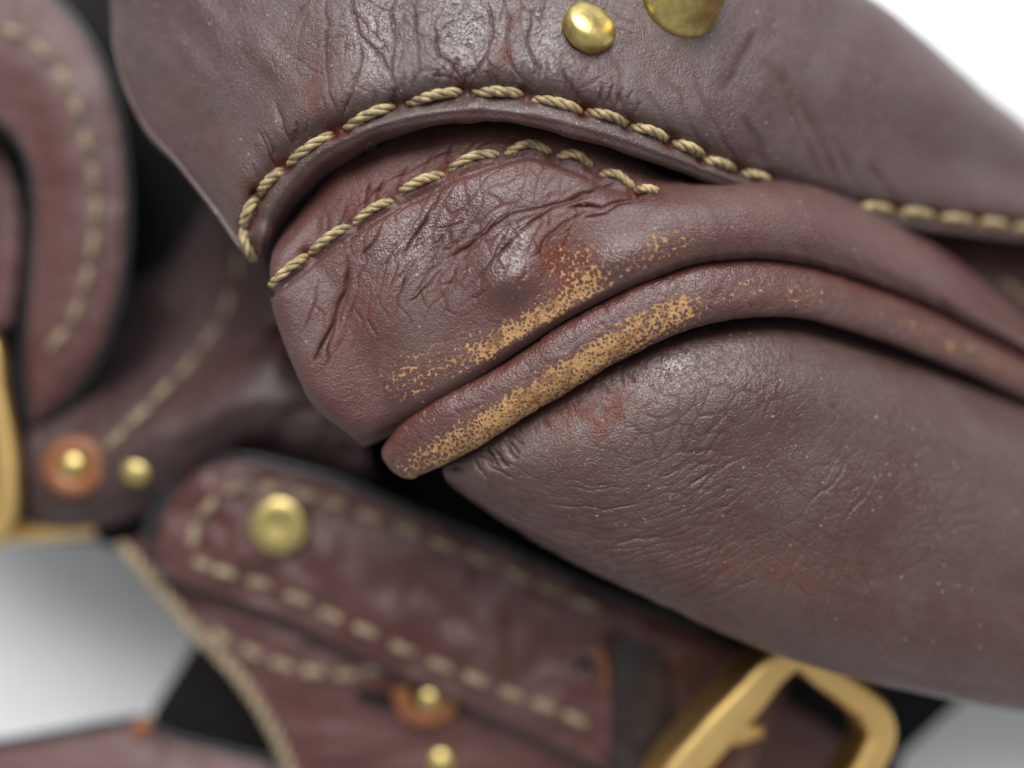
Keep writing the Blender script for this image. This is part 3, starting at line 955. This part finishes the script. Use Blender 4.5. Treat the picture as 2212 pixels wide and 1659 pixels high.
def stud(name, x, y, z, rd, mat, parent, nrm=(0, 0, 1), h=.45, dimple=0.0):
    r = rd * unit(z)
    return lathe(name, dome(r, r * h, dimple * r), P(x, y, z).tolist(), nrm, mat, parent)


def rim(name, pts, z, r, mat, parent, n=200):
    c = catmull(pts, n)
    Zr = catmull(np.asarray(z, float)[:, None], n, axis_t=np.linspace(0, 1, len(z)))[:, 0]
    th = np.linspace(0, 2 * math.pi, 12, endpoint=False)
    t = np.gradient(c, axis=0); t /= np.linalg.norm(t, axis=1, keepdims=True)
    nx = np.stack([-t[:, 1], t[:, 0]], 1)
    V = np.zeros((n, 12, 3))
    for j, a in enumerate(th):
        V[:, j] = P(c[:, 0] + nx[:, 0] * math.cos(a) * r[0], c[:, 1] + nx[:, 1] * math.cos(a) * r[0], Zr + math.sin(a) * r[1])
    return link(name, grid_mesh(name, V, closed_v=True), mat, parent)


# ------------------------------------------------------------------ brass rivet and foot on the base panel
q, nn = base.surf(1272, 62)
tilt = Vector((.44, .40, .80))
r = 57 * unit(0)
p = [(r * 1.02, -.0012), (r * 1.05, -.0002), (r * 1.02, .0004)]
for a in np.linspace(.15, math.pi / 2, 16):
    p.append((max(r * math.cos(a), 1e-6), .0004 + .0011 * math.sin(a)))
lathe("rivet", p, (P(1272, 62, q[2] / MM) + np.array(tilt) * .0004).tolist(), tilt, M_BRASS, bag)
q, nn = base.surf(1480, 10)
r = 92 * unit(-3)
p = [(r * 1.0, -.0022), (r * 1.02, .0002), (r * .96, .0008), (r * .78, .0038), (r * .62, .0066), (r * .56, .0072), (r * .40, .0074), (1e-6, .0075)]
pc = catmull(np.array(p), 30)
lathe("foot_stud", [(max(a, 1e-6), b) for a, b in pc], P(1472, -2, q[2] / MM - .3).tolist(), Vector((.40, .26, .88)), M_BRASS, bag, n=32)

# ------------------------------------------------------------------ inner body: near-black colour carries the deep shade between the panels
def slab(name, outline, z, thick, mat, parent):
    import bmesh
    bm = bmesh.new()
    vt = [bm.verts.new(tuple(P(x, y, z))) for x, y in outline]
    f = bm.faces.new(vt)
    r = bmesh.ops.extrude_face_region(bm, geom=[f])
    for v in r['geom']:
        if isinstance(v, bmesh.types.BMVert):
            v.co.z -= thick * MM
    bmesh.ops.recalc_face_normals(bm, faces=bm.faces)
    me = bpy.data.meshes.new(name)
    bm.to_mesh(me); bm.free()
    return link(name, me, mat, parent)


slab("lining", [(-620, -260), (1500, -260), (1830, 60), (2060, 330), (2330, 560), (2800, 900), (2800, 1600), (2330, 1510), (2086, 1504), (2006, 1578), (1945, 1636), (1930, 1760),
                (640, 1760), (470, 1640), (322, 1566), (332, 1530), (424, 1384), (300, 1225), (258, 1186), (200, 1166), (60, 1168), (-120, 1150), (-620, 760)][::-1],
     -46, 4, M_INNER_SHADE, bag)

# ------------------------------------------------------------------ side panel, folded, behind the corner (left)
s_net = [
    [(200, 150, -66), (330, 180, -66), (480, 260, -60), (640, 380, -50), (900, 560, -40)],
    [(170, 420, -58), (330, 430, -54), (470, 470, -43), (620, 560, -33), (860, 680, -30)],
    [(130, 640, -46), (290, 640, -45), (440, 660, -40), (600, 690, -29), (830, 780, -29)],
    [(95, 800, -45), (250, 790, -43.5), (400, 790, -37), (580, 740, -30), (820, 830, -29)],
    [(70, 900, -37), (190, 890, -35), (350, 860, -30), (560, 790, -25), (800, 880, -27)],
    [(60, 960, -34), (180, 960, -31), (340, 930, -26), (540, 860, -22), (780, 920, -25)],
    [(60, 1060, -33), (190, 1060, -30), (350, 1010, -28), (520, 930, -26), (790, 985, -27)],
    [(70, 1140, -36), (210, 1140, -33), (380, 1080, -33), (540, 990, -34), (820, 1040, -34)],
]
side = Patch(s_net, 200, 220)
X, Y = side.X, side.Y
sl = [([(690, 640), (600, 720), (480, 790), (360, 850), (250, 930)], 1.0, 14), ([(640, 690), (560, 760), (470, 800)], .8, 12), ([(820, 980), (700, 975), (600, 965), (500, 965)], 1.6, 16),
      ([(480, 520), (500, 600), (470, 700)], .8, 14), ([(740, 860), (660, 880), (590, 910)], .7, 14)]
creases(X, Y, sl, side.H, side.C)
side.H += .5 * vnoise(X + Y, (Y - X) * .5, 80, 91) + .2 * vnoise(X, Y, 30, 93)
side.at['gloss'] = .7 * blob(X, Y, 640, 850, 110, 60, -.5)
side.at['red'] = np.clip(.25 * blob(X, Y, 480, 800, 220, 40, -.55), 0, 1)
side_o = side.build("side_panel", M_LEATHER_SHADED, bag)


def side_z(x, y):
    return side.surf(x, y)[0][2] / MM


soft_stitches([((522, 545), (512, 598)), ((500, 632), (484, 685)), ((468, 708), (436, 752)), ((424, 772), (388, 812)), ((372, 828), (332, 868)), ((318, 884), (278, 922)), ((266, 934), (234, 966))],
              side_z, side_o, R=.75)
stud("rivet", 296, 1016, side_z(296, 1016), 31, M_BRASS, bag, nrm=(.05, .1, 1), h=.5)
# tan washer with its rivet
zz = side_z(165, 1008) + .3
u_ = unit(zz)
lathe("washer", [(66 * u_, -.001), (66 * u_, .0006), (58 * u_, .0012), (30 * u_, .0012), (24 * u_, .0002)], P(165, 1008, zz).tolist(), (.05, .05, 1), M_TAN, bag)
stud("rivet", 158, 1006, zz + .5, 29, M_BRASS, bag, h=.6)

# strip of side panel that shows behind the roll on the right
t_net = [[(1850, 480, -30), (2050, 500, -33), (2330, 530, -38), (2800, 600, -46)], [(1850, 520, -28), (2060, 545, -31), (2330, 580, -36), (2800, 660, -44)], [(1860, 600, -28), (2080, 640, -31), (2340, 680, -36), (2800, 780, -44)], [(1880, 720, -34), (2100, 740, -36), (2350, 800, -40), (2800, 940, -48)]]
strip = Patch(t_net, 140, 80)
strip.H += .6 * vnoise(strip.X, strip.Y, 60, 95)
strip_o = strip.build("side_strip", M_LEATHER, bag)
soft_stitches([((2160, 606), (2192, 628)), ((2200, 634), (2232, 656))], lambda x, y: strip.surf(x, y)[0][2] / MM, strip_o, R=.6)

# ------------------------------------------------------------------ handle loop with stitching (left edge)
lo = [(-560, -150), (-300, -140), (-120, -95), (0, -60), (115, 8), (208, 139), (250, 264), (267, 417), (262, 552), (240, 670), (194, 785), (130, 868), (84, 914)]
li = [(-560, 240), (-300, 245), (-120, 245), (-50, 245), (0, 258), (42, 296), (69, 347), (80, 417), (76, 555), (67, 687), (62, 790), (64, 861), (70, 908)]
loop_o, loop_z = band("handle_loop", li, lo, [-32, -31.5, -31, -31, -31, -31, -31.5, -32, -33, -35], 4.2, M_STRAP, bag, n=240, bulge=1.0, seed=3, edge=8)
rim("edge_paint", [(x + 10, y) for x, y in lo], [-34, -33.5, -33, -33, -33, -33, -33.5, -34, -35, -37], (17, 1.9), M_EDGE, loop_o)
rim("edge_paint", [(x - 4, y) for x, y in li], [-34, -33.5, -33, -33, -33, -33, -33.5, -34, -35, -37], (15, 1.9), M_EDGE, loop_o)
soft_stitches(row([(-60, 20), (7, 58), (87, 104), (121, 142), (153, 201), (180, 278), (200, 368), (208, 462), (198, 555), (180, 628), (156, 694), (118, 743), (80, 792)], 46, 28, 10), loop_z, loop_o, R=.72)
# inner tongue of leather inside the loop
ton_o, _ = band("loop_tongue", [(-160, 330), (-60, 330), (-25, 420), (-20, 560), (-30, 700)], [(-160, 300), (-10, 300), (28, 400), (36, 540), (20, 700)], -40, 3, M_STRAP, bag, n=80)

# ------------------------------------------------------------------ gold ring at the left edge
def sweep(name, pts, zs, rx, rz, mat, parent, n=120, sq=.6, closed=False, m=24, skew=(0, 0)):
    """bar swept along sketch points; rx (sketch units) half width, rz (mm) half height"""
    pts = np.asarray(pts, float)
    if closed:
        pts = np.concatenate([pts, pts[:1]])
        zs = list(zs) + [zs[0]]
    ch_ = np.concatenate([[0], np.cumsum(np.linalg.norm(np.diff(pts, axis=0), axis=1))])
    c = catmull(pts, n, closed=closed)
    Zr = catmull(np.asarray(zs, float)[:, None], n, axis_t=ch_)[:, 0]
    RX = np.interp(np.linspace(0, 1, n), np.linspace(0, 1, len(rx)), rx)
    t = np.gradient(c, axis=0); t /= np.linalg.norm(t, axis=1, keepdims=True) + 1e-9
    nx = np.stack([-t[:, 1], t[:, 0]], 1)
    th = np.linspace(0, 2 * math.pi, m, endpoint=False)
    V = np.zeros((n, m, 3))
    for j, a in enumerate(th):
        ca, sa = math.cos(a), math.sin(a)
        ca, sa = math.copysign(abs(ca)**sq, ca), math.copysign(abs(sa)**sq, sa)
        k = (1 - sa) / 2
        V[:, j] = P(c[:, 0] + nx[:, 0] * ca * RX + skew[0] * k, c[:, 1] + nx[:, 1] * ca * RX + skew[1] * k, Zr + sa * rz)
    if closed:
        V = V[:-1]
    return link(name, grid_mesh(name, V, closed_v=True, closed_u=closed), mat, parent)


sweep("ring", [(-36, 740), (-14, 850), (6, 950), (14, 1040), (10, 1110), (-14, 1150), (-60, 1165), (-130, 1150), (-170, 1000), (-150, 820), (-100, 720)],
      [-31] * 11, [34] * 11, 2.6, M_GOLD, bag, closed=True, sq=.9)
sweep("ring_bar", [(-20, 1150), (60, 1148), (130, 1146), (204, 1142)], [-36, -36.5, -37, -38], [22, 22, 20, 16], 1.4, M_GOLD, bag, sq=.8, n=40)

# ------------------------------------------------------------------ back flap, strap, shade band, buckle, handle (below)
fl_l = [(262, 1172), (340, 1262), (424, 1362), (500, 1440), (560, 1520), (604, 1600), (660, 1740)]
fl_r = [(620, 1080), (800, 1200), (960, 1320), (1080, 1420), (1180, 1520), (1240, 1600), (1290, 1740)]
flap_o, flap_z = band("tab_flap", fl_r, fl_l, [-35, -35, -34, -34, -34], 3.2, M_STRAP, bag, n=160, bulge=.6, seed=13, edge=7, noise=.7)
rope(np.concatenate([P(x - 3, y, -34.2)[None] for x, y in catmull(fl_l, 30)]), 1.15 * MM, "edge_cord", flap_o, 11, strands=2, seg=300, sides=8, mat=M_THREAD_DULL)
soft_stitches([((462, 1364), (496, 1390)), ((528, 1400), (562, 1417)), ((592, 1430), (630, 1444)), ((658, 1450), (698, 1454)), ((728, 1458), (768, 1458)), ((792, 1450), (826, 1440))], flap_z, flap_o, R=.80)

st_u = [(338, 1180), (352, 1120), (400, 1050), (452, 1010), (503, 1002), (625, 1025), (768, 1066), (810, 1084), (956, 1143), (1060, 1182), (1164, 1231), (1303, 1293), (1481, 1362), (1700, 1480)]
st_l = [(338, 1190), (344, 1222), (385, 1248), (440, 1268), (500, 1286), (600, 1322), (700, 1372), (790, 1412), (880, 1458), (960, 1492), (1060, 1542), (1164, 1585), (1300, 1650), (1560, 1800)]
strap_o, strap_z = band("strap", st_u, st_l, [-30, -29.5, -29, -29, -29, -29.5, -30, -31], 3.0, M_STRAP, bag, n=260, bulge=.9, seed=23, edge=10, noise=1.0)
rim("edge_paint", [(x - (12 if x < 480 else 2), y - (10 if x < 480 else 12)) for x, y in st_u], [-32, -31.4, -30.9, -30.7, -30.7, -31.2, -31.7, -32.7], (22, 1.7), M_EDGE, strap_o)
rim("edge_paint", [(x, y + 4) for x, y in st_l], [-32.2, -31.7, -31.2, -31, -31, -31.5, -32, -33], (13, 1.1), M_EDGE, strap_o)
top_row = [((414, 1180), (424, 1140)), ((438, 1112), (466, 1078)), ((492, 1060), (540, 1050)), ((566, 1052), (612, 1060)), ((640, 1066), (686, 1078)), ((708, 1084), (748, 1098)), ((778, 1106), (830, 1126)), ((856, 1134), (906, 1154)), ((934, 1164), (982, 1184)), ((1008, 1194), (1060, 1216)), ((1092, 1226), (1144, 1254)), ((1166, 1262), (1216, 1284)), ((1240, 1292), (1288, 1314))]
low_row = [((424, 1212), (452, 1226)), ((466, 1230), (508, 1244)), ((542, 1254), (584, 1268)), ((624, 1286), (668, 1304)), ((694, 1320), (738, 1340)), ((768, 1352), (812, 1372)), ((848, 1392), (892, 1412)), ((930, 1428), (976, 1448)), ((1006, 1458), (1052, 1478)), ((1084, 1490), (1126, 1508)), ((1154, 1516), (1196, 1534)), ((1220, 1544), (1262, 1562))]
soft_stitches(top_row + low_row, strap_z, strap_o, R=.78)
stud("rivet", 602, 1136, strap_z(602, 1136) + .1, 60, M_BRASS, strap_o, h=.20, dimple=.14)
# punched hole with its raw rim
zz = strap_z(1265, 1440) + .25
u_ = unit(zz)
lathe("punched_hole", [(21 * u_, .0002), (19 * u_, .00025), (17 * u_, -.0002), (1e-6, -.0003)], P(1263, 1440, zz).tolist(), (0, 0, 1), M_INNER_SHADE, strap_o)
sweep("hole_rim", [(1286, 1395), (1302, 1420), (1308, 1450), (1306, 1490)], [zz - .15] * 4, [6, 6, 6, 6], .18, M_TAN, strap_o, n=30)

# snap below the strap: tan loop, dark slot and studs
zf = flap_z(900, 1520) + 1.4
sweep("stud_loop", [(868, 1484), (872, 1520), (896, 1548), (930, 1552), (962, 1536), (978, 1504)], [zf] * 6, [19] * 6, .8, M_TAN, flap_o, n=50, sq=.9)
sweep("slot", [(770, 1500), (830, 1512), (900, 1500), (970, 1530), (1010, 1536)], [zf - .7] * 5, [12, 17, 22, 18, 9], .3, M_INNER_SHADE, flap_o, n=40, sq=.9)
stud("rivet", 927, 1510, zf + 1.0, 25, M_BRASS, flap_o, h=.6)
stud("rivet", 952, 1645, flap_z(952, 1645) + .5, 30, M_BRASS, flap_o, h=.6)

# added dark band standing for the shade on the strap before the buckle
shade_band_o, _ = band("shade_band", [(1318, 1380), (1326, 1480), (1326, 1580), (1322, 1720)], [(1416, 1400), (1440, 1480), (1450, 1580), (1440, 1720)], -28.0, 2.4, M_STRAP_SHADE, bag, n=60)
# inner end of the strap seen through the buckle
tail_o, _ = band("strap_tail", [(1560, 1450), (1660, 1500), (1760, 1560), (1860, 1640)], [(1460, 1640), (1560, 1700), (1660, 1760), (1760, 1820)], -42, 3, M_STRAP, bag, n=60)

buckle = bpy.data.objects.new("buckle", None)
sc.collection.objects.link(buckle)
buckle.parent = bag
bx = [(1462, 1710), (1540, 1602), (1624, 1510), (1672, 1454), (1700, 1432), (1722, 1420), (1790, 1462), (1858, 1510), (1898, 1548), (1908, 1590), (1890, 1640), (1840, 1720), (1760, 1830), (1680, 1900), (1580, 1870), (1480, 1800)]
sweep("frame", bx, [-21.5, -21.5, -21.5, -21.5, -21.6, -21.8, -22.2, -22.6, -23, -23.2, -23.2, -23.2, -23.2, -23, -22.5, -22], [44, 44, 44, 42, 36, 32, 33, 35, 35, 35, 37, 37, 37, 40, 44, 44, 44], 4.4, M_GOLD, buckle, n=260, closed=True, sq=.42, m=40, skew=(-44, -34))
sweep("prong", [(1540, 1590), (1590, 1588), (1630, 1580), (1648, 1578)], [-20.5, -19.6, -20.4, -21.4], [22, 22, 20, 14], 1.3, M_GOLD, buckle, n=30, sq=.9)
sweep("hinge_pin", [(1846, 1660), (1852, 1640), (1836, 1664), (1800, 1700)], [-27, -27, -27, -27], [16, 16, 16, 16], 1.2, M_GOLD, buckle, n=20, sq=.9)

# carrying handle along the bottom edge
hu = [(-640, 1700), (-200, 1640), (0, 1612), (139, 1588), (250, 1568), (312, 1562), (360, 1590), (451, 1616), (573, 1646), (800, 1720)]
hl = [(-640, 1960), (-200, 1900), (0, 1880), (150, 1870), (260, 1860), (330, 1860), (400, 1870), (480, 1890), (600, 1920), (820, 1990)]
han_o, _ = band("handle", hu, hl, [-36, -36, -36, -37, -38, -38], 6, M_STRAP, bag, n=120, bulge=4, seed=33, edge=14)
rim("edge_paint", hu, [-37.5, -37.5, -37.5, -38.5, -39.5, -39.5], (16, 2.0), M_EDGE, han_o)
stud("tan_knot", 306, 1572, -35.2, 22, M_TAN, han_o, h=.5)

# one loose fibre caught on the hem
pts = [(802, 322), (796, 326), (793, 318), (798, 308), (806, 312), (806, 322), (801, 327)]
V = []
for x, y in pts:
    q, _ = base.surf(x, y)
    V.append(P(x, y, q[2] / MM + .5))
rope(np.array(V), .045 * MM, "loose_fibre", base_o, 1, strands=1, sides=5, seg=40)
